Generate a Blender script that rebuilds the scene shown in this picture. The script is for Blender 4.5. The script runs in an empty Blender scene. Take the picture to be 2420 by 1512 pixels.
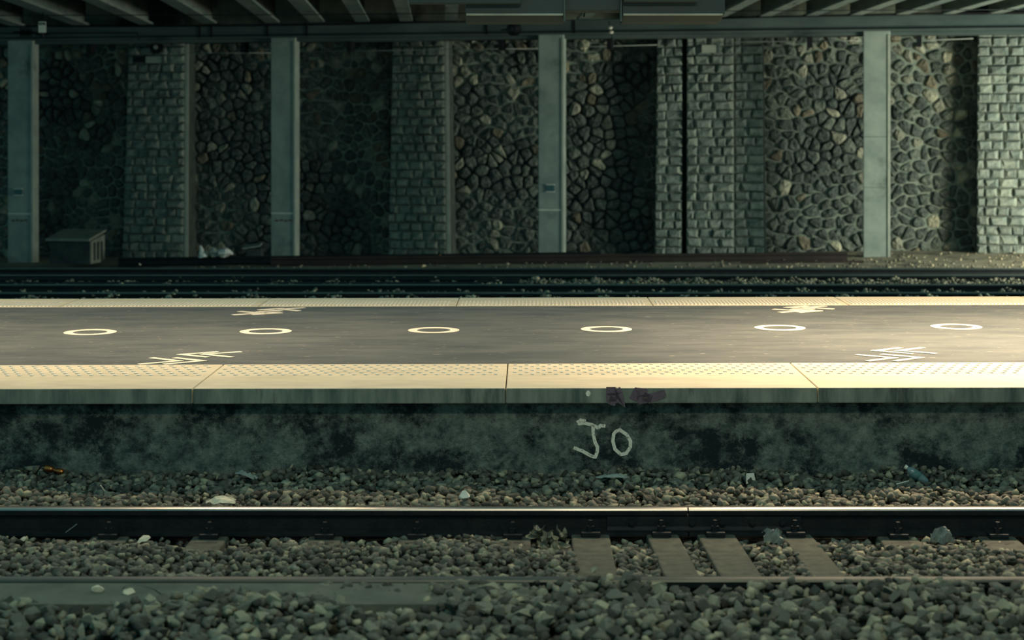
import bpy, math, random
import numpy as np
from mathutils import Vector, Matrix

# ------------------------------------------------------------------ camera
F, VX, VY, CAMZ = 4235.0, 1250.0, 302.0, 2.02      # focal length in px, vanishing point, eye height over rail top
scene = bpy.context.scene
col = scene.collection
cd = bpy.data.cameras.new('camera'); cam = bpy.data.objects.new('camera', cd); col.objects.link(cam)
cam.location = (0, 0, CAMZ); cam.rotation_euler = (math.pi/2, 0, 0)
cd.sensor_width = 36.0; cd.lens = F/2420*36
cd.shift_x = -(VX-1210)/2420; cd.shift_y = (VY-756)/2420
cd.clip_end = 200
cd.dof.use_dof = True; cd.dof.focus_distance = 12.0; cd.dof.aperture_fstop = 2.35
scene.camera = cam
# ------------------------------------------------------------------ world and lights
w = bpy.data.worlds.new('overcast_dusk'); scene.world = w; w.use_nodes = True
bg = w.node_tree.nodes['Background']; bg.inputs[0].default_value = (0.23, 0.70, 0.82, 1); bg.inputs[1].default_value = 0.46
def area(name, loc, target, sx, sy, power, color, spread=180):
    l = bpy.data.lights.new(name, 'AREA'); l.shape = 'RECTANGLE'; l.size = sx; l.size_y = sy
    l.energy = power; l.color = color; l.spread = math.radians(spread)
    o = bpy.data.objects.new(name, l); col.objects.link(o); o.location = loc
    o.rotation_euler = (Vector(target)-Vector(loc)).to_track_quat('-Z', 'Y').to_euler()
    return o
WARM = (1.0, 0.75, 0.51)
area('platform_lamp', (2.9, 12.8, 3.65), (2.9, 12.8, 0), 2.8, 0.3, 330, WARM, 125)
area('platform_lamp', (6.2, 12.9, 3.65), (6.2, 12.9, 0), 2.4, 0.3, 760, WARM, 125)
area('platform_lamp', (-2.2, 12.8, 3.65), (-2.2, 12.8, 0), 1.5, 0.3, 100, WARM, 125)
area('platform_lamp', (-6.4, 12.8, 3.65), (-6.4, 12.8, 0), 1.5, 0.3, 230, WARM, 125)
area('daylight_from_bridge_mouth', (12.0, 23.5, 1.3), (1.0, 30.0, 0.4), 2.2, 1.8, 900, (0.78, 0.92, 0.84))
area('verge_bounce_fill', (9.7, 25.4, 0.7), (5.6, 28.8, -0.2), 0.8, 0.5, 170, (1.0, 0.88, 0.66))  # added fill imitating light bounced low from the right; no lamp stands there
area('near_platform_canopy_light', (0.8, 4.5, 5.0), (0.4, 8.6, 0), 3.0, 0.3, 115, (1.0, 0.93, 0.70))
scene.view_settings.view_transform = 'Standard'; scene.view_settings.look = 'None'
scene.view_settings.exposure = 0.0; scene.view_settings.gamma = 1.0
scene.view_settings.use_curve_mapping = False

# ------------------------------------------------------------------ helpers
R = random.Random(7)
def px(x, y, d):  return Vector(((x-VX)*d/F, d, CAMZ-(y-VY)*d/F))
def gp(x, y, z):
    d = F*(CAMZ-z)/(y-VY); return Vector(((x-VX)*d/F, d, z))
class MB:
    def __init__(s): s.v = []; s.f = []; s.m = []
    def face(s, idx, m=0): s.f.append(tuple(idx)); s.m.append(m)
    def add(s, vs, fs, m=0):
        b = len(s.v); s.v += [tuple(v) for v in vs]
        for f in fs: s.face([b+i for i in f], m)
    def hexa(s, q, m=0):   # 4 bottom + 4 top corners, counter-clockwise from above
        s.add(q, [(3,2,1,0),(4,5,6,7),(0,1,5,4),(1,2,6,5),(2,3,7,6),(3,0,4,7)], m)
    def box(s, a, b, m=0):
        x0,y0,z0 = a; x1,y1,z1 = b
        s.hexa([(x0,y0,z0),(x1,y0,z0),(x1,y1,z0),(x0,y1,z0),(x0,y0,z1),(x1,y0,z1),(x1,y1,z1),(x0,y1,z1)], m)
    def prism(s, prof, x0, x1, m=0, shear=None):   # profile in (y,z) swept along x
        n = len(prof)
        s.add([(x0,p[0],p[1]) for p in prof]+[(x1,p[0]+(shear or 0)*(x1-x0),p[1]) for p in prof],
              [(i,(i+1)%n,n+(i+1)%n,n+i)[::-1] for i in range(n)]+[tuple(range(n)),tuple(range(2*n-1,n-1,-1))], m)
    def tube(s, pts, r, n=6, m=0, closed=False):
        rings = []; k = len(pts)
        for i, p in enumerate(pts):
            p = Vector(p); a = Vector(pts[max(i-1,0)]); b = Vector(pts[min(i+1,k-1)])
            t = (b-a).normalized(); u = t.orthogonal().normalized() if abs(t.z) > .9 else t.cross(Vector((0,0,1))).normalized()
            v = t.cross(u); rr = r[i] if isinstance(r, (list,tuple)) else r
            rings.append([p+(u*math.cos(6.2832*j/n)+v*math.sin(6.2832*j/n))*rr for j in range(n)])
        b = len(s.v)
        for rg in rings: s.v += [tuple(q) for q in rg]
        for i in range(k-1):
            for j in range(n):
                s.face((b+i*n+j, b+i*n+(j+1)%n, b+(i+1)*n+(j+1)%n, b+(i+1)*n+j), m)
        s.face([b+j for j in range(n)][::-1], m); s.face([b+(k-1)*n+j for j in range(n)], m)
    def build(s, name, mats, parent=None, smooth=False, bevel=0):
        me = bpy.data.meshes.new(name); me.from_pydata(s.v, [], s.f)
        mats = mats if isinstance(mats, (list,tuple)) else [mats]
        for m in mats: me.materials.append(m)
        if len(mats) > 1: me.polygons.foreach_set('material_index', s.m)
        if smooth: me.polygons.foreach_set('use_smooth', [True]*len(me.polygons))
        me.update()
        o = bpy.data.objects.new(name, me); col.objects.link(o); o.parent = parent
        if bevel:
            b = o.modifiers.new('bevel', 'BEVEL'); b.width = bevel; b.segments = 2; b.limit_method = 'ANGLE'
        return o
def empty(name, loc=(0,0,0)):
    o = bpy.data.objects.new(name, None); o.location = loc; col.objects.link(o); return o
def tag(o, label, cat, group=None, kind=None):
    o['label'] = label; o['category'] = cat
    if group: o['group'] = group
    if kind: o['kind'] = kind
    return o
def struct(o, label=None):
    o['kind'] = 'structure'
    if label: o['label'] = label
    return o
def keep(o, parent):      # parent without moving (parent has only a location)
    o.parent = parent; o.location = Vector(o.location)-Vector(parent.location); return o

# ------------------------------------------------------------------ materials
def C(r, g, b): return tuple((c/255)**2.2 for c in (r,g,b))+(1,)
def mat(name, c1, c2=None, scale=8, rough=.8, metal=0, bump=.0, bscale=60, stretch=(1,1,1), detail=6, lo=.35, hi=.65, c3=None, s3=3, lo3=.5, hi3=.6, vary=0, alpha=None, spec=.3, bdist=.01, nr=.62):
    m = bpy.data.materials.new(name); m.use_nodes = True; nt = m.node_tree; N = nt.nodes; L = nt.links
    p = N['Principled BSDF']; p.inputs['Roughness'].default_value = rough; p.inputs['Metallic'].default_value = metal
    p.inputs['Specular IOR Level'].default_value = spec
    tc = N.new('ShaderNodeTexCoord'); mp = N.new('ShaderNodeMapping'); mp.inputs['Scale'].default_value = stretch
    L.new(tc.outputs['Object'], mp.inputs[0])
    def noise(sc, det=6):
        n = N.new('ShaderNodeTexNoise'); n.inputs['Scale'].default_value = sc; n.inputs['Detail'].default_value = det
        n.inputs['Roughness'].default_value = nr; L.new(mp.outputs[0], n.inputs['Vector']); return n.outputs['Fac']
    def ramp(src, a, b, ca, cb):
        r = N.new('ShaderNodeValToRGB'); L.new(src, r.inputs[0]); e = r.color_ramp.elements
        e[0].position = a; e[1].position = b; e[0].color = ca; e[1].color = cb; return r.outputs[0]
    out = ramp(noise(scale, detail), lo, hi, c1, c2 or c1)
    if c3:
        mx = N.new('ShaderNodeMix'); mx.data_type = 'RGBA'
        L.new(ramp(noise(s3, 8), lo3, hi3, (0,0,0,1), (1,1,1,1)), mx.inputs[0]); L.new(out, mx.inputs[6]); mx.inputs[7].default_value = c3
        out = mx.outputs[2]
    if vary:
        g = N.new('ShaderNodeNewGeometry'); oi = N.new('ShaderNodeObjectInfo')
        ad = N.new('ShaderNodeMath'); ad.operation = 'ADD'; L.new(g.outputs['Random Per Island'], ad.inputs[0]); L.new(oi.outputs['Random'], ad.inputs[1])
        fr = N.new('ShaderNodeMath'); fr.operation = 'FRACT'; L.new(ad.outputs[0], fr.inputs[0])
        r = N.new('ShaderNodeValToRGB'); L.new(fr.outputs[0], r.inputs[0]); e = r.color_ramp.elements
        e[0].position = 0; e[0].color = (1-vary, 1-vary, 1-vary, 1); e[1].position = 1; e[1].color = (1+vary*1.4, 1+vary*1.25, 1+vary*.9, 1)
        q = r.color_ramp.elements.new(.7); q.color = (1, 1, 1, 1)
        mx = N.new('ShaderNodeMix'); mx.data_type = 'RGBA'; mx.blend_type = 'MULTIPLY'; mx.inputs[0].default_value = 1
        L.new(out, mx.inputs[6]); L.new(r.outputs[0], mx.inputs[7]); out = mx.outputs[2]
    L.new(out, p.inputs['Base Color'])
    if bump:
        b = N.new('ShaderNodeBump'); b.inputs['Strength'].default_value = bump; b.inputs['Distance'].default_value = bdist
        L.new(noise(bscale, 5), b.inputs['Height']); L.new(b.outputs[0], p.inputs['Normal'])
    if alpha:
        a = ramp(noise(alpha, 6), 30/100, .46, (0,0,0,1), (1,1,1,1)); L.new(a, p.inputs['Alpha'])
    return m
M = {}
M['asphalt']  = mat('asphalt', C(66,71,70), C(86,89,85), 5, .75, bump=.25, bscale=180, stretch=(.35,1,1), c3=C(150,142,124), s3=26, lo3=.64, hi3=.70)
M['slab']     = mat('cream_concrete', C(188,175,146), C(208,194,162), 7, .7, bump=.12, bscale=150, stretch=(.4,1,1), c3=C(120,118,100), s3=9, lo3=.68, hi3=.78)
M['stud']     = mat('stud_concrete', C(208,199,178), C(224,214,192), 12, .6)
M['slabface'] = mat('stained_slab_face', C(86,94,84), C(142,140,122), 9, .9, bump=.3, bscale=120, stretch=(1,1,.18), c3=C(46,54,50), s3=6, lo3=.57, hi3=.7)
M['platwall'] = mat('grimy_platform_wall', C(60,70,68), C(136,140,124), 11, .95, bump=.8, bscale=40, detail=12, lo=.38, hi=.64, c3=C(34,43,43), s3=2.6, lo3=.47, hi3=.58, stretch=(1,1,1.1), bdist=.015, nr=.80)
M['paint']    = mat('cream_road_paint', C(208,197,172), C(226,215,190), 14, .6, c3=C(110,108,96), s3=40, lo3=.66, hi3=.76)
M['spray']    = mat('white_spray_paint', C(224,212,188), C(240,228,204), 40, .8, alpha=60)
M['purple']   = mat('faded_purple_paint', C(100,80,88), C(108,92,96), 12, .9, alpha=22)
M['ballast']  = mat('ballast_stone', C(80,84,76), C(124,120,102), 22, .85, bump=.12, bscale=160, vary=.75, bdist=.004)
M['ballast_far'] = mat('ballast_stone_far', C(104,100,84), C(140,130,108), 14, .85, vary=.6)
M['soil']     = mat('track_bed_soil', C(34,34,30), C(52,50,42), 12, .95, bump=.6, bscale=60)
M['dirt']     = mat('pale_dirt', C(124,118,98), C(158,148,122), 6, .95, bump=.6, bscale=25, c3=C(84,82,70), s3=2.5, lo3=.5, hi3=.65)
M['steel']    = mat('polished_rail_top', C(134,130,120), C(160,154,142), 20, .30, 1, stretch=(.1,1,1))
M['rust']     = mat('dark_rusty_steel', C(26,31,32), C(40,42,40), 10, .55, .2, bump=.3, bscale=80)
M['rail_old'] = mat('dull_rail_top', C(92,96,86), C(112,114,102), 10, .5, .6, stretch=(.2,1,1))
M['redrust']  = mat('reddish_rail_rust', C(50,44,40), C(66,54,48), 6, .85, .1, stretch=(.3,1,1))
M['orange']   = mat('fresh_orange_rust', C(170,96,62), C(190,112,76), 12, .9)
M['sleeper']  = mat('sleeper_concrete', C(66,68,58), C(88,88,74), 12, .9, bump=.3, bscale=140)
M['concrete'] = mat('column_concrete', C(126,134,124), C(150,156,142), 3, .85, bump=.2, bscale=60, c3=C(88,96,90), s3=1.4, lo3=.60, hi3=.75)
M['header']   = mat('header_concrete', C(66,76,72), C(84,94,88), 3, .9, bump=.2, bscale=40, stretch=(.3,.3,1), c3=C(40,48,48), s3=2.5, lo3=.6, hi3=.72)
M['soffit']   = mat('dark_soffit', C(20,24,24), C(30,34,34), 2, .95)  # near-black all over, against the paler girders
M['girder']   = mat('girder_flange', C(92,106,100), C(126,132,120), 4, .8, bump=.2, bscale=30, stretch=(1,.2,1), c3=C(66,74,70), s3=5, lo3=.58, hi3=.74)
M['mortar']   = mat('pale_mortar', C(104,114,102), C(136,142,124), 4, .95, bump=.5, bscale=40, c3=C(40,46,44), s3=.55, lo3=.46, hi3=.58)
M['rubble']   = mat('dark_rubble_stone', C(60,70,66), C(106,110,100), 14, .9, bump=1.0, bscale=20, vary=.32, bdist=.04)
M['rubble_warm'] = mat('warm_rubble_stone', C(96,90,74), C(128,118,98), 9, .9, bump=1.0, bscale=16, vary=.35, bdist=.04)
M['rubble_pale'] = mat('pale_rubble_stone', C(120,120,104), C(160,156,134), 9, .9, bump=1.0, bscale=16, vary=.3, bdist=.04)
M['block']    = mat('hewn_block_stone', C(98,108,100), C(134,138,124), 8, .9, bump=1.0, bscale=12, vary=.16, bdist=.03)
M['joint']    = mat('dark_block_joint', C(58,64,60), C(76,82,74), 6, .95, bump=.3)
M['pale_edge']    = mat('pale_edge_and_highlight', C(146,150,134), C(168,168,150), 5, .9)  # pale edges and boxes, also the highlights painted on columns and housing
M['white']    = mat('dirty_white', C(206,198,178), C(228,218,196), 14, .7)
M['bagwhite'] = mat('white_plastic_bag', C(190,190,178), C(222,216,200), 9, .5)
M['paper']    = mat('weathered_paper', C(206,190,160), C(228,210,178), 16, .85)
M['greyrag']  = mat('grey_rag', C(116,124,116), C(150,152,138), 14, .9)
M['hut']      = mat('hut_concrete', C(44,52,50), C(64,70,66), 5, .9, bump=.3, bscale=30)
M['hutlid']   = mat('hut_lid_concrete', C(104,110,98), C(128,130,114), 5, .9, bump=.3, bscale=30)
M['black']    = mat('black_cable', C(14,16,17), C(20,22,22), 5, .7)
M['wire']     = mat('pale_wire', C(140,146,134), C(160,160,146), 5, .6)
M['teal_plate'] = mat('teal_enamel_plate', C(56,88,88), C(64,98,96), 20, .4)
M['porcelain'] = mat('white_porcelain', C(214,200,176), C(230,216,192), 8, .25)
M['insul']    = mat('dark_glazed_insulator', C(18,20,20), C(28,28,27), 8, .35)
M['housing']  = mat('grey_painted_steel', C(44,54,52), C(54,64,60), 3, .5, stretch=(.2,1,1), c3=C(30,37,34), s3=1.2, lo3=.55, hi3=.75)
M['copper']   = mat('copper_can', C(190,120,66), C(160,92,48), 8, .28, .9)
M['leaf']     = mat('dry_leaf', C(116,114,94), C(152,146,122), 12, .8, vary=.5)
M['foil']     = mat('crumpled_plastic', C(96,104,98), C(140,144,132), 14, .5)
M['bottle']   = bpy.data.materials.new('teal_bottle_plastic')
b = M['bottle']; b.use_nodes = True; pb = b.node_tree.nodes['Principled BSDF']
pb.inputs['Base Color'].default_value = (.42,.58,.56,1); pb.inputs['Roughness'].default_value = .12; pb.inputs['Transmission Weight'].default_value = .75
M['label']    = mat('bottle_label', C(70,100,98), C(90,118,112), 30, .6)
M['curb']     = mat('dusty_concrete_strip', C(84,86,74), C(104,104,88), 5, .95, bump=.4, bscale=50)
M['wood']     = mat('dark_plank', C(26,28,27), C(38,38,34), 6, .9, stretch=(.1,1,1))
M['ink']      = mat('black_numerals', C(18,18,18), C(22,22,22), 5, .8)

# ------------------------------------------------------------------ the platform
ZP = .505
def yf(x): return 10.436+.011*x
def yi(x): return 11.52+.022*x
def fi(x): return 15.26+.026*x
def ff(x): return 16.0+.026*x
XA, XB = -7.6, 7.6
m = MB(); q = lambda fn, x, z, e=0: (x, fn(x)+e, z)
m.hexa([q(yi,XA,.10),q(yi,XB,.10),q(fi,XB,.10),q(fi,XA,.10),q(yi,XA,ZP-.004),q(yi,XB,ZP-.004),q(fi,XB,ZP-.004),q(fi,XA,ZP-.004)])
floor = struct(m.build('floor', M['asphalt']), 'asphalt top of the island platform')
def edge_slabs(f0, f1, joints, far):
    for a, b in zip(joints[:-1], joints[1:]):
        g = .003; m = MB()
        z0 = ZP-.09
        qd = [q(f0,a+g,z0),q(f0,b-g,z0),q(f1,b-g,z0),q(f1,a+g,z0),q(f0,a+g,ZP),q(f0,b-g,ZP),q(f1,b-g,ZP),q(f1,a+g,ZP)]
        m.add(qd, [(3,2,1,0),(4,5,6,7),(1,2,6,5),(3,0,4,7),(0,1,5,4),(2,3,7,6)])
        m.m[4] = 1; m.m[5] = 1 if far else 0
        s = m.build('edge_slab', [M['slab'], M['slabface']], floor, bevel=.006)
        t = MB()
        if far:
            n = int((b-a-.06)/.0325)
            for k in range(n):
                x = a+.045+k*.0325; y0 = fi(x)+.05; y1 = y0+.36
                t.hexa([(x-.008,y0,ZP-.001),(x+.008,y0,ZP-.001),(x+.008,y1,ZP-.001),(x-.008,y1,ZP-.001),(x-.005,y0+.006,ZP+.006),(x+.005,y0+.006,ZP+.006),(x+.005,y1-.006,ZP+.006),(x-.005,y1-.006,ZP+.006)])
            t = t.build('tactile_rib', M['stud'], s); t['kind'] = 'stuff'
        else:
            n = int((b-a-.06)/.0725)
            for k in range(n):
                for r in range(6):
                    x = a+.05+k*.0725+(.036 if r%2 else 0); y = yi(x)-.07-r*.088
                    ring = lambda rr, zz: [(x+rr*math.cos(j*1.0472), y+rr*math.sin(j*1.0472), zz) for j in range(6)]
                    t.add(ring(.017,ZP-.001)+ring(.013,ZP+.006), [(j,(j+1)%6,6+(j+1)%6,6+j) for j in range(6)]+[(6,7,8,9,10,11)])
            t = t.build('tactile_stud', M['stud'], s); t['kind'] = 'stuff'
        s['label'] = 'cream concrete edge slab with tactile '+('ribs' if far else 'studs')
edge_slabs(yf, yi, [-.135+1.82*k for k in range(-4,5)], False)
edge_slabs(fi, ff, [-.62+1.68*k for k in range(-4,6)], True)
def wall_y(x): return yf(x)+.10
m = MB()
nx = 60
for k in range(nx):
    a = XA+(XB-XA)*k/nx; b2 = XA+(XB-XA)*(k+1)/nx
    m.add([(a,wall_y(a),-.35),(b2,wall_y(b2),-.35),(b2,wall_y(b2),ZP-.093),(a,wall_y(a),ZP-.093)], [(0,1,2,3)])
m.hexa([(XA,wall_y(XA)+.001,-.35),(XB,wall_y(XB)+.001,-.35),(XB,ff(XB)-.1,-.35),(XA,ff(XA)-.1,-.35),(XA,wall_y(XA)+.001,ZP-.093),(XB,wall_y(XB)+.001,ZP-.093),(XB,ff(XB)-.1,ZP-.093),(XA,ff(XA)-.1,ZP-.093)])
pwall = struct(m.build('wall_platform', M['platwall']), 'grime stained concrete face of the platform')
# painted markings
def ribbon(m, pts, w, z, fn=None, closed=False):
    P = [Vector((p[0],p[1])) for p in pts]; n = len(P); Ls = []; Rs = []
    for i in range(n):
        a = P[i-1] if (i > 0 or closed) else P[i]; b = P[(i+1)%n] if (i < n-1 or closed) else P[i]
        t = (b-a).normalized(); nn = Vector((-t.y,t.x))
        if 0 < i < n-1 and not closed:
            t0 = (P[i]-P[i-1]).normalized(); c = max(.35, abs(t0.dot(t)))
        else: c = 1
        ww = w[i] if isinstance(w, list) else w
        Ls.append(P[i]+nn*ww/2/c); Rs.append(P[i]-nn*ww/2/c)
    return Ls, Rs
for cx, cy in ((213,784.3),(628,782.3),(1025,779.6),(1433,777),(1843,774),(2260,771.3)):
    c = gp(cx, cy, ZP); m = MB(); n = 40
    v = []
    for rr, z in ((.193,ZP-.003),(.193,ZP),(.126,ZP),(.126,ZP-.003)):
        v += [(c.x+rr*math.cos(6.2832*j/n), c.y+rr*math.sin(6.2832*j/n), z) for j in range(n)]
    fs = []
    for k in range(3): fs += [(k*n+j, k*n+(j+1)%n, (k+1)*n+(j+1)%n, (k+1)*n+j) for j in range(n)]
    m.add(v, fs); m.build('ring_marking', M['paint'], floor)
S = 2420/810
def chev(sets, ox):
    e = None
    for tri, lw in sets:
        pts = [gp(ox+x/S, 690+y/S, ZP) for x, y in tri]
        a, t, b = [Vector((p.x,p.y)) for p in pts]
        m = MB()
        for p in (a, b):           # each arm a parallelogram that meets at the tip
            d = (t-p).normalized(); nn = Vector((-d.y,d.x))*lw/2
            ext = d*lw*.45
            q4 = [p-nn, t-nn+ext, t+nn+ext, p+nn]
            if (q4[1]-q4[0]).cross(q4[2]-q4[0]) < 0: q4 = q4[::-1]
            zt = ZP if p is a else ZP+.0006
            m.hexa([(v.x,v.y,ZP-.003) for v in q4]+[(v.x,v.y,zt) for v in q4])
        o = m.build('chevron', M['paint'], e or floor)
sets1 = [((978,508),(1262,485),(1065,463)),((1155,508),(1428,484),(1230,463)),((1540,420),(1277,440),(1470,459)),((1705,420),(1442,438),(1640,459))]
chev([(t,.050) for t in sets1], 0)
sets2 = [((1235,440),(1500,463),(1312,486)),((1410,437),(1686,461),(1507,486)),((1550,391),(1368,413),(1635,434)),((1710,390),(1533,412),(1800,433))]
chev([(t,.050) for t in sets2], 1610)
sets3 = [((1645,160),(1835,147),(1690,135)),((1778,158),(1966,146),(1820,135)),((2010,113),(1847,123),(1985,133)),((2150,109),(1977,119),(2110,131))]
chev([(t,.058) for t in sets3], 0)
sets4 = [((648,120),(858,131),(690,142)),((775,119),(968,131),(822,142)),((890,97),(752,107),(935,120)),((1015,97),(882,107),(1075,119))]
chev([(t,.058) for t in sets4], 1610)
# graffiti on the platform wall
def spray(name, strokes, w, mt, ywall, parent, ox=800, oy=950, closed=False):
    m = MB()
    for st in strokes:
        pts = []
        for i in range(len(st)-1):
            for k in range(4):
                f = k/4; pts.append((st[i][0]*(1-f)+st[i+1][0]*f, st[i][1]*(1-f)+st[i+1][1]*f))
        pts.append(st[-1])
        P2 = []
        for x, y in pts:
            X0 = ox+x/S; Y0 = oy+y/S; d = ywall((X0-VX)*10.5/F); p = px(X0, Y0, d); P2.append((p.x, p.z))
        Ls, Rs = ribbon(None, P2, w, 0)
        b0 = len(m.v)
        for l, r in zip(Ls, Rs):
            m.v.append((l.x, ywall(l.x)-.003, l.y)); m.v.append((r.x, ywall(r.x)-.003, r.y))
        for i in range(len(Ls)-1): m.face((b0+2*i, b0+2*i+1, b0+2*i+3, b0+2*i+2))
    return m.build(name, mt, parent)
Jst = [[(1688,128),(1700,150),(1740,148),(1790,160),(1835,182),(1850,165),(1885,168)],[(1700,125),(1745,135)],[(1797,160),(1798,220),(1812,285),(1828,315),(1827,350),(1812,388),(1785,380),(1722,345),(1660,320)]]
Ost = [[(1960,205),(1985,196),(2035,228),(2062,275),(2060,318),(2030,362),(1992,368),(1952,332),(1937,275),(1943,225),(1962,203)]]
o = spray('spray_letter', Jst, .02, M['spray'], wall_y, pwall); o['label'] = 'white sprayed letter J'
o = spray('spray_letter', Ost, .02, M['spray'], wall_y, pwall); o['label'] = 'white sprayed letter O'
pst = [[(1890,700),(1975,700),(1985,740),(1890,745)],[(1910,760),(1960,775)],[(2080,760),(2110,705),(2180,710)],[(2110,765),(2230,740),(2310,715)],[(2150,735),(2210,760)]]
o = spray('faded_scrawl', pst, .05, M['purple'], yf, pwall, 800, 690); o['label'] = 'faded purple paint scrawl'
m = MB(); cpt = px(1390, 929.5, yf(.33)-.003)
m.add([cpt]+[cpt+Vector((.014*math.cos(k*.524),0,.018*math.sin(k*.524))) for k in range(12)], [(0,k+1,(k+1)%12+1)[::-1] for k in range(12)])
m.build('paint_dot', M['spray'], pwall)['label'] = 'pale round paint dot'

# ------------------------------------------------------------------ ground
def gz(x, y):
    tgt = -.03+(x-5.5)*.0222
    if y < 26.0: return -.09
    f = min(1, (y-26.0)/3.2)
    return -.05*(1-f)+tgt*f
m = MB(); m.box((-9,3.5,-.5),(9,10.6,-.24))
m.build('floor_track_bed', M['soil'])['kind'] = 'structure'
m = MB(); gx = np.linspace(-16,14,61); gy = list(np.linspace(15.8,25.6,6))+list(np.linspace(26.0,33.5,24)); rr = random.Random(3)
for y in gy:
    for x in gx: m.v.append((float(x), float(y), gz(x,y)+rr.uniform(-.012,.012)-(.0 if y>26 else .06)))
W = len(gx)
for j in range(len(gy)-1):
    for i in range(W-1): m.face((j*W+i, j*W+i+1, (j+1)*W+i+1, (j+1)*W+i))
m.build('floor_far_ground', M['dirt'], smooth=True)['kind'] = 'structure'

# ------------------------------------------------------------------ rails
HP = [(-.035,-.014),(-.030,-.0056),(-.018,-.0012),(-.008,-.0002),(0,0),(.008,-.0002),(.018,-.0012),(.030,-.0056),(.035,-.014),(.033,-.04),(.010,-.05),(.009,-.115),(.065,-.132),(.065,-.145),(-.065,-.145),(-.065,-.132),(-.009,-.115),(-.010,-.05),(-.033,-.04)]
def rail_mesh(m, x0, x1, y, z=0, hp=HP, sc=1):
    n = len(hp); b = len(m.v)
    for x in (x0, x1): m.v += [(x, y+p[0]*sc, z+p[1]*sc) for p in hp]
    for i in range(n):
        j = (i+1)%n; m.face((b+i, b+j, b+n+j, b+n+i)[::-1], 1 if i in range(8) else 0)
    m.face([b+i for i in range(n)][::-1]); m.face([b+n+i for i in range(n)])
Y2, Y1 = 9.56, 8.06
rail = empty('running_rail', (0,Y2,-.145)); tag(rail, 'shiny topped steel rail beside the platform wall with a bolted joint', 'rail')
xj = (1625-VX)*Y2/F
for a, b2 in ((-8,xj-.004),(xj+.004,8)):
    m = MB(); rail_mesh(m, a, b2, 0, .145); o = m.build('rail_length', [M['rust'], M['steel']], rail)
fp = MB(); fp.prism([(-.030,.098),(-.018,.098),(-.014,.07),(-.018,.035),(-.045,.022),(-.045,.030),(-.030,.045)], xj-.43, xj+.6)
fp = fp.build('fishplate', M['rust'], rail)
for k in range(6):
    bm_ = MB(); bx_ = xj-.3+k*.16; bm_.tube([(bx_,-.02,.07),(bx_,-.05,.07)], .016, 6); bm_.build('bolt', M['rust'], fp)
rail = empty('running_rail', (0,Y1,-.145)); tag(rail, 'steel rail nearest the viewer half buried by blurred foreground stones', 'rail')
m = MB(); rail_mesh(m, -8, 8, 0, .145); m.build('rail_length', [M['rust'], mat('shaded_rail_top', C(70,72,64), C(88,88,78), 12, .45, .7, stretch=(.2,1,1))], rail)  # top colour made darker to carry the shade on this rail
for (y, lab) in ((22.05,'dull rail closest to the far edge of the platform'),(23.2,'dull rail on the near side of the far ballast strip'),(24.7,'dull rail on the far side of the far ballast strip'),(25.9,'dull rail farthest from the platform before the dirt verge')):
    m = MB(); rail_mesh(m, -15, 13, y, 0, sc=1.05)
    tag(m.build('running_rail', [M['rust'], M['rail_old']]), lab, 'rail')
def x_at(p, d): return (p-VX)*d/F
m = MB(); rail_mesh(m, -15, x_at(1228,24.25), 24.25, -.005); m.box((x_at(1130,24),23.95,-.11),(x_at(1226,24),24.15,-.03))
tag(m.build('guard_rail', [M['rust'], M['rust']]), 'dark guard rail ending square at mid picture in the far track', 'rail')
m = MB(); rail_mesh(m, -15, x_at(1135,23.75), 23.75, -.02)
tag(m.build('guard_rail', [M['rust'], M['rust']]), 'lower dark guard rail ending just left of the other one', 'rail')
# spare rails lying on the verge in front of the wall
def spare(xa, da, xb, db, za, zb, lab, mt, end):
    a = px(xa, 600, da); b2 = px(xb, 600, db); n = len(HP); m = MB()
    for p, z in ((a,za),(b2,zb)): m.v += [(p.x, p.y+q[0]*1.0, z+.15+q[1]) for q in HP]
    for i in range(n): m.face((i,(i+1)%n,n+(i+1)%n,n+i)[::-1])
    m.face(list(range(n))[::-1], 1); m.face([n+i for i in range(n)], 1)
    return tag(m.build('spare_rail', [mt, end]), lab, 'rail')
spare(280, 30.0, 1420, 28.75, gz(-6.9,30)-.0, gz(1.1,28.75), 'dark spare rail lying on the verge below the left wall bays', M['rust'], M['rust'])
spare(640, 28.9, 2002, 27.7, gz(-4,28.9)+.01, gz(4.9,27.7), 'reddish spare rail on the verge with an orange rusted cut end', M['redrust'], M['orange'])
spare(1750, 27.5, 2040, 27.3, gz(3.2,27.5)-.11, gz(5,27.3)-.11, 'short low rail half sunk in dirt left of the rightmost column', M['redrust'], M['rust'])

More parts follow.
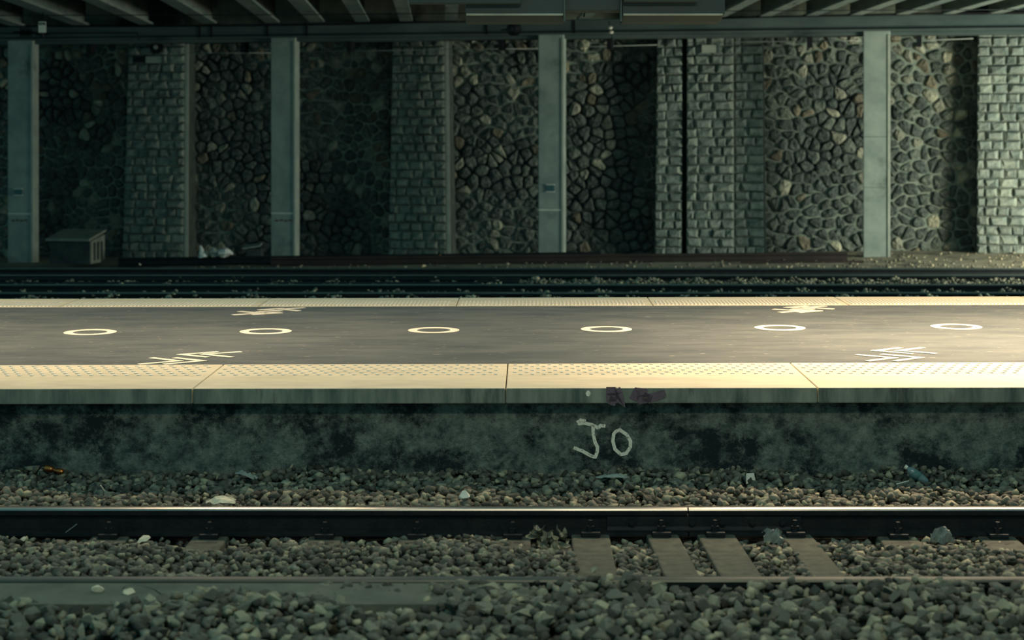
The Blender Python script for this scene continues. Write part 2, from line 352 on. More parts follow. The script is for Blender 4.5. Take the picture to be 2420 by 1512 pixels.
# ------------------------------------------------------------------ sleepers
sl = [(235,100,1),(478,95,1),(757,92,1),(980,98,1),(1211,95,1),(1399,93,0),(1570,78,0),(1700,92,0),(1893,76,0),(2142,104,1),(2383,100,1)]
names = ['leftmost buried concrete sleeper under the shiny rail','second buried concrete sleeper from the left edge','third buried concrete sleeper from the left edge','fourth buried concrete sleeper from the left edge',
 'slotted concrete sleeper left of the dry leaf clump','bare wide concrete sleeper right of the dry leaf clump','narrow bare sleeper just left of the rail joint','slanted bare sleeper just right of the rail joint','narrow slanted bare sleeper right of the rail joint','slotted sleeper left of the rightmost crumpled plastic','rightmost slotted concrete sleeper at the picture edge']
for (c, wpx, bur), lab in zip(sl, names):
    X = (c-VX)*9.25/F; wd = wpx*9.25/F
    e = empty('sleeper', (X,8.8,-.3)); tag(e, lab, 'sleeper', 'sleepers of the near track')
    zt = .155 if bur else .165; skew = 0 if bur or c == 1399 else -.035
    m = MB(); y0, y1 = -1.05, .95
    if bur: m.hexa([(-wd/2,y0,0),(wd/2,y0,0),(wd/2,y1,0),(-wd/2,y1,0),(-wd/2+.01,y0,zt),(wd/2-.01,y0,zt),(wd/2-.01,y1,zt),(-wd/2+.01,y1,zt)])
    else: m.hexa([(-wd/2-skew*2,y0,0),(wd/2-skew*2,y0,0),(wd/2,y1,0),(-wd/2,y1,0),(-wd/2-skew*2,y0,zt),(wd/2-skew*2,y0,zt),(wd/2,y1,zt),(-wd/2,y1,zt)])
    m.build('concrete_beam', M['sleeper'], e, bevel=.01)
    if bur:
        g = MB(); g.box((-.06,.545,zt-.002),(.06,.56,zt+.001)); g.build('slot', M['black'], e)
    p = MB(); p.box((-.05,.62,zt),(.05,.70,zt+.028)); p = p.build('base_plate', M['rust'], e, bevel=.004)
    bo = MB(); bo.tube([(0,.66,zt+.02),(0,.66,zt+.055)], .022, 6); bo.tube([(0,.66,zt+.05),(0,.66,zt+.085)], .012, 6); bo.build('bolt', M['rust'], p)

# ------------------------------------------------------------------ ballast
rs = np.random.RandomState(11)
def stone_shape(seed, flat=.75):
    import bmesh
    r = np.random.RandomState(seed); bm = bmesh.new()
    P = r.normal(size=(12,3)); P /= np.linalg.norm(P,axis=1)[:,None]; P *= r.uniform(.8,1.05,(12,1)); P *= np.array([1,r.uniform(.7,.95),r.uniform(flat*.75,flat*1.1)])
    vs = [bm.verts.new(p) for p in P]; res = bmesh.ops.convex_hull(bm, input=vs)
    bmesh.ops.delete(bm, geom=[v for v in bm.verts if not v.link_faces], context='VERTS')
    bmesh.ops.triangulate(bm, faces=bm.faces[:]); bm.verts.ensure_lookup_table()
    bm.verts.index_update()
    V = np.array([v.co[:] for v in bm.verts]); Fc = np.array([[v.index for v in f.verts] for f in bm.faces]); bm.free()
    return V, Fc
shapes = [stone_shape(i) for i in range(16)]
def rotm(r):
    a, b, c = r.uniform(0,6.28), r.uniform(-.6,.6), r.uniform(-.6,.6)
    return np.array(Matrix.Rotation(a,3,'Z') @ Matrix.Rotation(b,3,'X') @ Matrix.Rotation(c,3,'Y'))
ROTS = [rotm(rs) for _ in range(200)]
def scatter(name, pts, sizes, mt, label):
    Vs = []; Fs = []; b = 0
    for i, (p, s) in enumerate(zip(pts, sizes)):
        V, Fc = shapes[rs.randint(16)]; V2 = (V*s)@ROTS[rs.randint(200)].T+p
        Vs.append(V2); Fs.append(Fc+b); b += len(V2)
    Vs = np.concatenate(Vs); Fs = np.concatenate(Fs); me = bpy.data.meshes.new(name)
    me.vertices.add(len(Vs)); me.vertices.foreach_set('co', Vs.ravel()); me.loops.add(Fs.size); me.polygons.add(len(Fs))
    me.loops.foreach_set('vertex_index', Fs.ravel().astype(np.int32)); me.polygons.foreach_set('loop_start', np.arange(0,Fs.size,3,dtype=np.int32)); me.polygons.foreach_set('loop_total', np.full(len(Fs),3,dtype=np.int32))
    me.materials.append(mt); me.update(calc_edges=True); me.validate()
    o = bpy.data.objects.new(name, me); col.objects.link(o); tag(o, label, 'gravel', kind='stuff'); return o
def heap(x0, x1, y0, y1, step, hf, smin, smax, layers, reject=None):
    P = []; Z = []
    for l in range(layers):
        for x in np.arange(x0, x1, step):
            for y in np.arange(y0, y1, step):
                xx = x+rs.uniform(-.5,.5)*step; yy = y+rs.uniform(-.5,.5)*step
                if reject and reject(xx, yy): continue
                s = rs.uniform(smin, smax)
                if rs.rand() < .06: s *= 1.3
                P.append((xx, yy, hf(xx,yy)-s*.55-l*.035+rs.uniform(-.012,.012))); Z.append(s)
    return P, Z
def wob(x, y): return .012*math.sin(3.1*x+1.7*y)+.010*math.sin(7.3*x-2.1)+.008*math.sin(11*y+5*x)
# between platform wall and shiny rail
P, Z = heap(-4.6, 4.6, 9.66, 10.60, .044, lambda x,y: -.03+.045*(y-9.66)/.9+wob(x,y), .020, .047, 2)
scatter('track_ballast', P, Z, M['ballast'], 'angular ballast strip between the shiny rail and the platform wall')
# between the rails
slx = [((c-VX)*9.25/F, wp*9.25/F/2) for c, wp, b in sl if not b]
def mid_h(x, y):
    low = 0
    if .16 < x < 1.62: low = min(1, (x-.16)/.12, (1.62-x)/.1)
    base = -.085 if y < 8.95 else -.085-.062*min(1,(y-8.98)/.24)
    base -= .02*max(0,1-(y-8.1)/.3)
    return base*(1-low)+(-.135 if y < 9.25 else -.16)*low+wob(x,y)*(1-.5*low)
def on_sleeper(x, y):
    for c, hw in slx:
        cx = c if c < .4 else c+.035*2*(9.75-y)/2
        if abs(x-cx) < hw-.005: return rs.rand() < .985
    return False
P, Z = heap(-4.2, 4.2, 8.14, 9.48, .042, mid_h, .018, .043, 2, on_sleeper)
scatter('track_ballast', P, Z, M['ballast'], 'angular ballast lying between the two rails of the near track')
# foreground heap: the 300 stones that show largest are things of their own
def fore_h(x, y):
    h = -.002+wob(x*1.3,y)*1.3-.03*max(0,(7.5-y))
    xp = VX+F*x/max(y,1)
    lim = 7.76+.05*math.sin(4*x)+.05*math.sin(9*x+1)
    h += .012*max(0,min(1,(y-7.8)/.15))
    if xp < 820 and y > lim: h -= .09*min(1,(820-xp)/260)*min(1,(y-lim)/.06)
    return h
P, Z = heap(-3.4, 3.4, 6.0, 7.985, .056, fore_h, .025, .054, 2)
score = []
for i, (p, s) in enumerate(zip(P, Z)):
    X0 = VX+F*p[0]/p[1]; Y0 = VY+F*(CAMZ-p[2])/p[1]
    vis = 20 < X0 < 2400 and 1350 < Y0 < 1500
    score.append((s/p[1]*(1+4*(p[2]+s*.55-fore_h(p[0],p[1]))) if vis and i < len(P)//2+1 else -1, i))
top = set(i for sc, i in sorted(score, reverse=True)[:300] if sc > 0)
stone_me = []
for k, (V, Fc) in enumerate(shapes):
    me = bpy.data.meshes.new('ballast_stone'); me.from_pydata([tuple(v) for v in V], [], [tuple(f) for f in Fc]); me.materials.append(M['ballast']); stone_me.append(me)
for i in sorted(top):
    o = bpy.data.objects.new('ballast_stone', stone_me[rs.randint(16)]); col.objects.link(o)
    o.location = (P[i][0], P[i][1], P[i][2]+.006); o.scale = (Z[i],)*3
    o.rotation_euler = (rs.uniform(-.6,.6), rs.uniform(-.6,.6), rs.uniform(0,6.28))
    tag(o, 'grey angular ballast stone in the blurred foreground heap', 'stone', 'large ballast stones of the foreground heap')
scatter('track_ballast', [p for i,p in enumerate(P) if i not in top], [s for i,s in enumerate(Z) if i not in top], M['ballast'], 'blurred heap of ballast along the bottom of the picture')
# far ballast
P, Z = heap(-11, 9.5, 23.26, 24.64, .085, lambda x,y: -.05+.015*math.sin(9*x)+.012*math.sin(23*x+y), .022, .045, 1)
scatter('far_ballast', P, Z, M['ballast_far'], 'pale ballast strip between the rails of the far track')
P, Z = heap(-11, 9.5, 20.6, 22.0, .09, lambda x,y: -.045+.025*math.sin(7*x)+.02*math.sin(19*x+y), .022, .05, 1, lambda x,y: rs.rand() < .55-.3*max(0,min(1,(x+2)/6)))
scatter('far_ballast', P, Z, M['ballast_far'], 'broken ballast fringe just behind the far platform edge')
P, Z = heap(-11, 9.5, 22.14, 23.1, .09, lambda x,y: -.07+.02*math.sin(7*x+2)+.02*math.sin(17*x+y), .02, .045, 1, lambda x,y: rs.rand() < .75-.4*max(0,min(1,(x+2)/6)))
scatter('far_ballast', P, Z, M['ballast_far'], 'dark ballast between the two rails nearest the platform back')
P, Z = heap(-11, 9.8, 26.05, 29.0, .16, lambda x,y: gz(x,y)+.03, .015, .045, 1, lambda x,y: rs.rand() > (.25+.5*max(0,min(1,(x+1)/7)))*(1.3 if y < 26.8 else .5))
scatter('far_ballast', P, Z, M['ballast_far'], 'scattered stones on the dirt verge below the columns')

# ------------------------------------------------------------------ columns, header, deck
TX, TY = .9777, -.2102; D0 = 29.6
def LP(s, off, z): return Vector((s*TX+off*.2102, D0+s*TY+off*.9777, z))
def s_at(x, off=0):
    u = (x-VX)/F; return (u*(D0+.9777*off)-.2102*off)/(TX-u*TY)
def lbox(m, s0, s1, o0, o1, z0, z1, mi=0):
    m.hexa([LP(s0,o0,z0),LP(s1,o0,z0),LP(s1,o1,z0),LP(s0,o1,z0),LP(s0,o0,z1),LP(s1,o0,z1),LP(s1,o1,z1),LP(s0,o1,z1)], mi)
ZH = 3.55
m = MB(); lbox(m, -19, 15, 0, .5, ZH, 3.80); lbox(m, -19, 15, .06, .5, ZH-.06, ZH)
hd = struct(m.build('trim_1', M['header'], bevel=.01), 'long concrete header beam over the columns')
m = MB(); lbox(m, -19, 15, -.03, .0, ZH+.035, ZH+.05); m.build('ledge', M['black'], hd)
for p in (203, 568, 820, 1180, 1437, 1912, 2172):
    s = s_at(p); m = MB(); lbox(m, s-.04, s+.04, .1, .3, ZH-.24, ZH-.05); m.build('bracket', M['black'], hd)
for p in (632, 725, 1150, 1357, 472, 500):
    s = s_at(p); m = MB(); lbox(m, s-.015, s+.015, -.012, .0, ZH+.02, 3.79); m.build('joint_strip', M['black'], hd)
cols = [(18,78,'leftmost concrete column with a teal plate and white paint line'),(640,698,'second concrete column from the left without any plate'),(1272,1332,'third concrete column from the left with a teal plate'),(2040,2103.5,'rightmost concrete column, the most brightly lit')]
for k, (a, b2, lab) in enumerate(cols):
    s0, s1 = s_at(a), s_at(b2); c0 = LP((s0+s1)/2, 0, 0); zb = gz(c0.x, c0.y)-.02
    e = empty('concrete_column', LP((s0+s1)/2, .11, zb)); tag(e, lab, 'column', 'columns carrying the header beam')
    m = MB(); lbox(m, s0, s1, 0, .22, zb, ZH+.01); keep(m.build('shaft', M['concrete'], bevel=.012), e)
    m = MB(); lbox(m, s1-.035, s1-.001, -.012, .0, zb, ZH-.06); keep(m.build('lit_edge_strip', M['pale_edge']), e)  # paler strip puts the lit right edge into the colour
    if k < 3:
        zl = c0.y; p = px((a+b2)/2, (505,504,496)[k], c0.y)
        m = MB(); lbox(m, s0+.01, s1-.005, -.006, 0, p.z-.010, p.z+.010); keep(m.build('paint_line', M['white']), e)
    if k in (0,1):
        p = px((a+b2)/2, 522, c0.y); m = MB()
        for t in range(4):
            ss = s0+.08+t*.08; lbox(m, ss, ss+.06, -.004, 0, p.z-.012+.01*(t%2), p.z+.02+.01*(t%2))
        keep(m.build('rust_scrawl', mat('faded_red_scrawl', C(112,76,60), C(96,84,72), 14, .9)), e)
    if k == 3:
        for yy in (323, 443):
            p = px(2070, yy, c0.y); m = MB(); lbox(m, s0+.005, s1-.04, -.004, 0, p.z-.004, p.z+.004); keep(m.build('pour_joint', M['header']), e)
for (a, b2, y0, y1, lab) in ((35,53,447,460,'small teal plate on the leftmost column'),(1293,1310,437,452,'small teal plate on the third column')):
    s0, s1 = s_at(a), s_at(b2); d = LP(s0,0,0).y; z1 = px(0,y0,d).z; z0 = px(0,y1,d).z
    e = empty('number_plate', LP((s0+s1)/2,-.01,z0)); tag(e, lab, 'plate', 'teal plates on columns')
    m = MB(); lbox(m, s0, s1, -.02, 0, z0, z1); keep(m.build('panel', M['teal_plate']), e)
    for zz in (z0-.012, z1): m = MB(); lbox(m, s0-.01, s1+.01, -.024, 0, zz, zz+.012); keep(m.build('edge_strip', M['white']), e)
# deck soffit with girders
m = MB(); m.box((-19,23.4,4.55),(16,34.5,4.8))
ceil = struct(m.build('ceiling', M['soffit']), 'dark underside of the bridge deck')
gird = [(36,32),(185,36),(337,34),(488,33),(636,33),(741,35),(848,32),(951,30),(1057,28),(1160,28),(1265,28),(1370,28),(1475,28),(1582,28),(1690,27),(1797,27),(1906,27),(2010,27),(2118,27),(2228,27),(2340,27),(2448,27),(-120,34)]
for c, wp in gird:
    s = s_at(c); p = LP(s, .25, 3.80); hw = wp*p.y/F/2; m = MB()
    L_ = p.y-23.6; dx, dz = .047, .017
    for (h0, za, zb) in ((hw,0,.035),(.018,.035,.80)):
        a0 = Vector((p.x,p.y,p.z+za)); b0 = Vector((p.x+dx*L_,p.y-L_,p.z+za+dz*L_))
        up = Vector((0,0,zb-za)) if h0 == hw else Vector((0,0,4.6-p.z-za))
        ub = up if h0 == hw else Vector((0,0,4.6-b0.z))
        hx = Vector((h0,0,0))
        m.hexa([b0-hx,b0+hx,a0+hx,a0-hx,b0-hx+ub,b0+hx+ub,a0+hx+up,a0-hx+up])
    m.build('girder', M['girder'], ceil)

# ------------------------------------------------------------------ stone back wall
m = MB(); lbox(m, -19, 15, 1.30, 1.7, -1.0, 4.6)
bw = struct(m.build('wall_back', M['mortar']), 'rubble stone retaining wall behind the columns')
def clip(poly, p, n):       # keep the side where (x-p).n <= 0
    out = []
    for i in range(len(poly)):
        a = poly[i]; b = poly[(i+1)%len(poly)]; da = (a[0]-p[0])*n[0]+(a[1]-p[1])*n[1]; db = (b[0]-p[0])*n[0]+(b[1]-p[1])*n[1]
        if da <= 0: out.append(a)
        if da*db < 0:
            t = da/(da-db); out.append((a[0]+(b[0]-a[0])*t, a[1]+(b[1]-a[1])*t))
    return out
rw = random.Random(21)
def rubble(s0, s1, z0, z1, cell, parent):
    pts = []; j = 0; z = z0
    while z < z1+cell:
        s = s0-cell/2+(cell/2 if j%2 else 0)
        while s < s1+cell: pts.append((s+rw.uniform(-.42,.42)*cell, z+rw.uniform(-.40,.40)*cell)); s += cell*rw.uniform(.85,1.2)
        z += cell*.88; j += 1
    for i, p in enumerate(pts):
        poly = [(s0,z0),(s1,z0),(s1,z1),(s0,z1)]
        if not (s0-.2 < p[0] < s1+.2 and z0-.2 < p[1] < z1+.2): continue
        for k, q2 in enumerate(pts):
            if k == i: continue
            dx, dz = q2[0]-p[0], q2[1]-p[1]; d = math.hypot(dx,dz)
            if d > cell*3: continue
            g = .012 if p[1] < 2.6 else .018
            h = d/2-rw.uniform(g*.6,g*1.3)
            poly = clip(poly, (p[0]+dx/d*h, p[1]+dz/d*h), (dx/d,dz/d))
            if len(poly) < 3: break
        if len(poly) < 3: continue
        A = .5*abs(sum(poly[a][0]*poly[(a+1)%len(poly)][1]-poly[(a+1)%len(poly)][0]*poly[a][1] for a in range(len(poly))))
        if A < .004: continue
        P2 = []                         # round the corners off
        for a in range(len(poly)):
            x0, x1 = poly[a], poly[(a+1)%len(poly)]
            if math.hypot(x1[0]-x0[0], x1[1]-x0[1]) < .03: P2.append(((x0[0]+x1[0])/2,(x0[1]+x1[1])/2)); continue
            P2 += [(x0[0]*.78+x1[0]*.22, x0[1]*.78+x1[1]*.22),(x0[0]*.22+x1[0]*.78, x0[1]*.22+x1[1]*.78)]
        n = len(P2); cx = sum(a[0] for a in P2)/n; cz = sum(a[1] for a in P2)/n
        if sum(P2[a][0]*P2[(a+1)%n][1]-P2[(a+1)%n][0]*P2[a][1] for a in range(n)) < 0: P2 = P2[::-1]
        pr = rw.uniform(.025,.06); tx, tz = rw.uniform(-.12,.12), rw.uniform(-.12,.12); m = MB()
        for f, dp in ((1,-.03),(.97,.45*pr),(.68,pr)):
            m.v += [tuple(LP(cx+(a[0]-cx)*f, 1.30-dp-(tx*(a[0]-cx)+tz*(a[1]-cz) if dp > 0 else 0)-(rw.uniform(-.012,.012) if dp > 0 else 0), cz+(a[1]-cz)*f)) for a in P2]
        m.v.append(tuple(LP(cx, 1.30-pr-rw.uniform(-.01,.02), cz)))
        for r in range(2):
            for a in range(n): m.face((r*n+a, r*n+(a+1)%n, (r+1)*n+(a+1)%n, (r+1)*n+a))
        for a in range(n): m.face((2*n+a, 2*n+(a+1)%n, 3*n))
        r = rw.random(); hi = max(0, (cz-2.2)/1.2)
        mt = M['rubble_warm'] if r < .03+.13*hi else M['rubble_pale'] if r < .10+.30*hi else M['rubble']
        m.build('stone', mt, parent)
bays = [(-300,296),(444,921),(1062,1550),(1805,2312)]
for a, b2 in bays:
    e = bpy.data.objects.new('rubble_bay', None); col.objects.link(e); e.parent = bw
    s0, s1 = s_at(a,1.3), s_at(b2,1.3); zb = gz(LP((s0+s1)/2,1.3,0).x, 31)-.05
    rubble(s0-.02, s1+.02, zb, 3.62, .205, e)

# ------------------------------------------------------------------ block-faced buttresses
rb = random.Random(5)
def buttress(at, ab, bt, bb, oT, oB, lab, pale_edge=None, group='block faced buttresses'):
    zt = 3.75
    sT = (s_at(at,oT), s_at(bt,oT)); sB = (s_at(ab,oB), s_at(bb,oB)); cm = LP((sB[0]+sB[1])/2,oB,0); zb = gz(cm.x, cm.y)-.03
    def pt(fs, z, proud):         # fs: 0..1 across the face
        t = (z-zb)/(zt-zb); a = sB[0]*(1-t)+sT[0]*t; b = sB[1]*(1-t)+sT[1]*t; off = oB*(1-t)+oT*t
        return LP(a+(b-a)*fs, off-proud, z)
    e = empty('stone_buttress', LP((sB[0]+sB[1])/2, 1.2, zb)); tag(e, lab, 'buttress', group)
    m = MB()
    m.v = [pt(0,zb,-.012),pt(1,zb,-.012),LP(sB[1],1.299,zb),LP(sB[0],1.299,zb),pt(0,zt,-.012),pt(1,zt,-.012),LP(sT[1],1.299,zt),LP(sT[0],1.299,zt)]
    for f in [(3,2,1,0),(4,5,6,7),(0,1,5,4),(1,2,6,5),(2,3,7,6),(3,0,4,7)]: m.face(f)
    m.v = [tuple(v) for v in m.v]; keep(m.build('core', M['joint']), e)
    wdt = sB[1]-sB[0]; ch = .152; z = zb; f1 = 1-(.07/wdt if pale_edge else 0)
    while z < zt-.05:
        x = 0; first = rb.uniform(.10,.26)
        while x < f1-1e-4:
            bw_ = (first if x == 0 else rb.uniform(.17,.31))/wdt
            if f1-(x+bw_) < .10/wdt: bw_ = f1-x
            a, b = x+.004/wdt, x+bw_-.005/wdt; z0, z1 = z+.004, z+ch-.005; m = MB()
            pr = rb.uniform(.03,.07)
            cr = [(a,z0),(b,z0),(b,z1),(a,z1)]; cx, cz = (a+b)/2, (z0+z1)/2
            m.v += [tuple(pt(u,v,-.015)) for u,v in cr]+[tuple(pt(u,v,.008)) for u,v in cr]
            m.v += [tuple(pt(cx+(u-cx)*rb.uniform(.45,.82), cz+(v-cz)*rb.uniform(.45,.82), pr+rb.uniform(-.02,.02))) for u,v in cr]
            for r in (0,4):
                for k in range(4): m.face((r+k, r+(k+1)%4, r+4+(k+1)%4, r+4+k))
            m.face((8,9,10)); m.face((8,10,11))
            keep(m.build('block', M['block']), e); x += bw_
        z += ch
    if pale_edge:
        m = MB(); a = f1+.006/wdt
        m.v = [tuple(v) for v in (pt(a,zb,-.01),pt(1,zb,-.01),pt(1,zt,-.01),pt(a,zt,-.01),pt(a,zb,.012),pt(1,zb,.012),pt(1,zt,.012),pt(a,zt,.012))]
        for f in [(4,5,6,7),(1,2,6,5),(0,4,7,3)]: m.face(f)
        keep(m.build('corner_strip', M['pale_edge']), e)  # paler strip down the right edge of the face
buttress(306,290,446,444,1.0,.88,'block faced buttress between the leftmost and second columns', True)
buttress(929,918,1059,1065,1.0,.88,'block faced buttress between the second and third columns', True)
buttress(1553,1547,1613,1612,.98,.88,'narrow block faced pier left of the dark groove')
buttress(1623,1622,1734,1735,.95,.84,'wide block faced pier right of the dark groove')
buttress(1735,1736,1802,1807,1.03,.93,'set back block faced pier left of the rightmost column')
buttress(2310,2308,2680,2690,.95,.82,'broad brightly lit block faced buttress at the right edge')
m = MB()
s = s_at(1617.5,.95); m.tube([LP(s,.98,-.2),LP(s,.98,3.7)], .03, 8)  # black tube standing in the gap between two piers
tag(m.build('gap_tube', M['black'], smooth=True), 'thin black tube in the groove between two block piers', 'pipe')
# light fittings on two buttresses: a pale box below a dark lamp recess
for (x0,x1,y0,y1,off,lab,dk) in ((345,387,133,149,.93,'pale grey box under a dark fitting on the left buttress',1),(1658,1698,106,125,.88,'grey box fixed high on the wide right pier',0)):
    s0, s1 = s_at(x0,off), s_at(x1,off); d = LP(s0,off,0).y; za, zb = px(0,y1,d).z, px(0,y0,d).z
    e = empty('wall_box', LP((s0+s1)/2,off,za)); tag(e, lab, 'box')
    m = MB(); lbox(m, s0, s1, off-.02, off+.14, za, zb); keep(m.build('cover', M['pale_edge'], bevel=.008), e)
    m = MB(); lbox(m, s1-.02, s1+.012, off-.028, off+.14, za-.004, zb+.006); keep(m.build('end_cap', M['header']), e)
    if dk:
        m = MB(); zc = px(0,112,d).z; sc_ = s_at(371,off)
        m.tube([LP(sc_,off+.1,zc),LP(sc_,off-.05,zc)], .12, 12); keep(m.build('lamp_drum', M['black']), e)
        m = MB(); m.tube([LP(sc_,off-.05,zc),LP(sc_,off-.07,zc)], .04, 8); keep(m.build('lens', M['pale_edge']), e)
        m = MB(); lbox(m, s_at(316,off), s_at(343,off), off-.02, off+.14, za+.01, zb); keep(m.build('dark_recess', M['black']), e)
# wires
def wire(name, pts, r, mt, lab):
    m = MB(); m.tube(pts, r, 5); return tag(m.build(name, mt, smooth=True), lab, 'wire')
def along(px_list, off): 
    out = []
    for x, y in px_list:
        s = s_at(x, off); d = LP(s,off,0).y; out.append(LP(s, off, px(0,y,d).z))
    return out
wire('signal_wire', along([(445,126),(640,125)], .6), .0065, M['wire'], 'thin pale wire across the wall left of the second column')
wire('signal_wire', along([(706,123),(928,119),(1060,116.5),(1272,115)], .6), .0065, M['wire'], 'thin pale wire between the second and third columns')
wire('signal_wire', along([(1335,111),(1400,110),(1553,106)], .6), .0065, M['wire'], 'thin pale wire right of the third column')
wire('signal_wire', along([(1622,101),(1800,98.5),(2036,96)], .6), .0065, M['wire'], 'thin pale wire left of the rightmost column')
wire('signal_wire', along([(2106,97),(2200,95),(2300,91)], .6), .0065, M['wire'], 'thin pale wire right of the rightmost column')
wire('cable', along([(-120,64),(100,62),(330,62),(620,60),(810,57),(1000,52.5),(1200,50)], -.08), .016, M['black'], 'black cable along the header beam left of the hanging housing')
wire('cable', along([(1690,43),(1830,39.5),(2010,36),(2130,33),(2420,29),(2560,27)], -.08), .016, M['black'], 'black cable along the header beam right of the hanging housing')
wire('cable', along([(-120,80),(100,79),(325,78),(329,95)], -.08), .012, M['black'], 'black cable bent down at the left end of the header beam')
wire('contact_wire', [px(-200,37,24.8),px(700,34.5,24.8),px(1060,32,24.8),px(1700,26,24.8),px(2560,22,24.8)], .006, M['black'], 'fine black overhead wire crossing below the girders')

# number sign, insulators
d = 27.5; e = empty('number_sign', px(99.5,77,d)); tag(e, 'small white sign plate numbered 5048 under the bridge', 'sign')
a, b2 = px(91,77,d), px(108.5,51,d); m = MB(); m.box((a.x,d,a.z),(b2.x,d+.012,b2.z)); keep(m.build('plate', M['white']), e)
m = MB(); m.tube([px(100,52,d)+Vector((0,.02,0)), px(101,30,d+.1)], .012, 6); keep(m.build('hanger', M['black']), e); m = MB(); m.tube([px(84,81,d+.05),px(118,80,d+.05)], .02, 6); keep(m.build('cross_arm', M['black']), e); m = MB(); m.tube([px(100,78,d+.05),px(101,90,d+.05)], .035, 6); keep(m.build('bracket', M['black']), e)
SEG = {'5':'afgcd','0':'abcdef','4':'fgbc','8':'abcdefg'}
m = MB(); chw, chh = 3.4, 5.2
for k, chn in enumerate('5048'):
    x0 = 92.2+k*4.0; y0 = 53.6
    pos = {'a':((0,0),(1,0)),'g':((0,.5),(1,.5)),'d':((0,1),(1,1)),'f':((0,0),(0,.5)),'e':((0,.5),(0,1)),'b':((1,0),(1,.5)),'c':((1,.5),(1,1))}
    for sg in SEG[chn]:
        (u0,v0),(u1,v1) = pos[sg]; wv = .45
        p0 = px(x0+u0*2.6-wv, y0+v1*chh+wv, d-.002); p1 = px(x0+u1*2.6+wv, y0+v0*chh-wv, d-.002)
        m.box((p0.x,d-.004,p0.z),(p1.x,d,p1.z))
keep(m.build('numerals', M['ink']), e)['label'] = 'black numerals 5048'
def insulator(c, axis, rad, n, mt, lab, pitch):
    e = empty('insulator', c); tag(e, lab, 'insulator'); ax = Vector(axis).normalized()
    for k in range(n):
        p = ax*(k-(n-1)/2)*pitch; m = MB(); m.tube([p-ax*pitch*.42,p-ax*pitch*.1,p+ax*pitch*.25], [rad*.45,rad,rad*.4], 14); m.build('shed', mt, e, smooth=False)
    m = MB(); L_ = n*pitch; m.tube([-ax*L_*1.0,ax*L_*1.0], rad*.18, 6); m.build('rod', M['black'], e)
    return e
insulator(px(62,77,27.6), (1,.15,-.02), .085, 6, M['insul'], 'dark ribbed insulator beside the numbered sign', .032)
e = insulator(px(1215,69,27), (.25,1,.05), .10, 5, M['insul'], 'dark disc insulator seen end on below the hanging housing', .04)
m = MB(); m.tube([Vector((-.2,0,-.01)),Vector((0,0,0))], .012, 6); m.build('arm', M['black'], e)
m = MB(); m.tube([Vector((-.02,0,.1)),Vector((-.02,0,.13))], .045, 8); m.build('cap', M['porcelain'], e)
insulator(px(1443,70,27), (-.18,.1,1), .04, 2, M['porcelain'], 'small white porcelain insulator right of the third column', .07)

# hanging housing above the platform
DH = 12.5
e = empty('hanging_housing', px(1400,50,DH)); tag(e, 'long grey steel housing hung above the platform at top centre', 'housing')
def cover(x0, x1, ytop, ybend, ybot, dep, name, slant=0):
    a = px(x0,ytop,DH); b = px(x1,ytop,DH); zb = px(0,ybend,DH).z; zc = px(0,ybot,DH).z; m = MB()
    prof = [(0,a.z),(0,zb+.004),(.008,zb-.004),(.05,zc),(dep-.05,zc),(dep,zb),(dep,a.z)]
    n = len(prof); m.v = [(a.x,DH+p[0],p[1]) for p in prof]+[(b.x-(slant if p[1] < zb+.002 else 0),DH+p[0],p[1]) for p in prof]
    for i in range(n): m.face((i,(i+1)%n,n+(i+1)%n,n+i))
    m.face(list(range(n))[::-1]); m.face([n+i for i in range(n)])
    return keep(m.build(name, M['housing'], bevel=.004), e)
cover(1100,1333,-70,34,51,.42,'end_cover'); cover(1471,1714,-70,34,51,.42,'end_cover', .03)
m = MB(); a = px(1333,-70,DH+.06); b2 = px(1471,26,DH+.06); m.box((a.x,DH+.06,b2.z),(b2.x,DH+.30,a.z)); keep(m.build('middle_tray', M['housing'], bevel=.01), e)
for x0,x1,y1 in ((966,1232,8.5),(1474,1650,4)):
    a = px(x0,-60,DH-.10); b2 = px(x1,y1,DH-.10); m = MB(); m.box((a.x,DH-.10,b2.z),(b2.x,DH-.005,a.z)); keep(m.build('front_ledge', M['housing'], bevel=.006), e)
for x0, x1 in ((1102,1331),(1473,1708)):
    a = px(x0,36.5,DH-.004); b2 = px(x1,31.5,DH-.004); m = MB(); m.box((a.x,DH-.004,a.z),(b2.x,DH+.004,b2.z)); keep(m.build('fold_highlight', M['pale_edge'], bevel=.002), e)  # paler strips paint the highlight along the bend
for x in (1334, 1468):
    a = px(x-2,-60,DH-.012); b2 = px(x+2,50,DH-.012); m = MB(); m.box((a.x,DH-.012,b2.z),(b2.x,DH+.02,a.z)); keep(m.build('seam_strip', M['header']), e)
for x in (1150, 1400, 1660):
    p = px(x, -66, DH+.18); m = MB(); m.tube([p, (p.x, p.y, 4.9)], .02, 8); keep(m.build('hanger_post', M['housing']), e)
m = MB(); m.tube([px(1380,40,DH+.5),px(1383,24,DH+.5)], .006, 5); keep(m.build('hanger', M['black']), e)

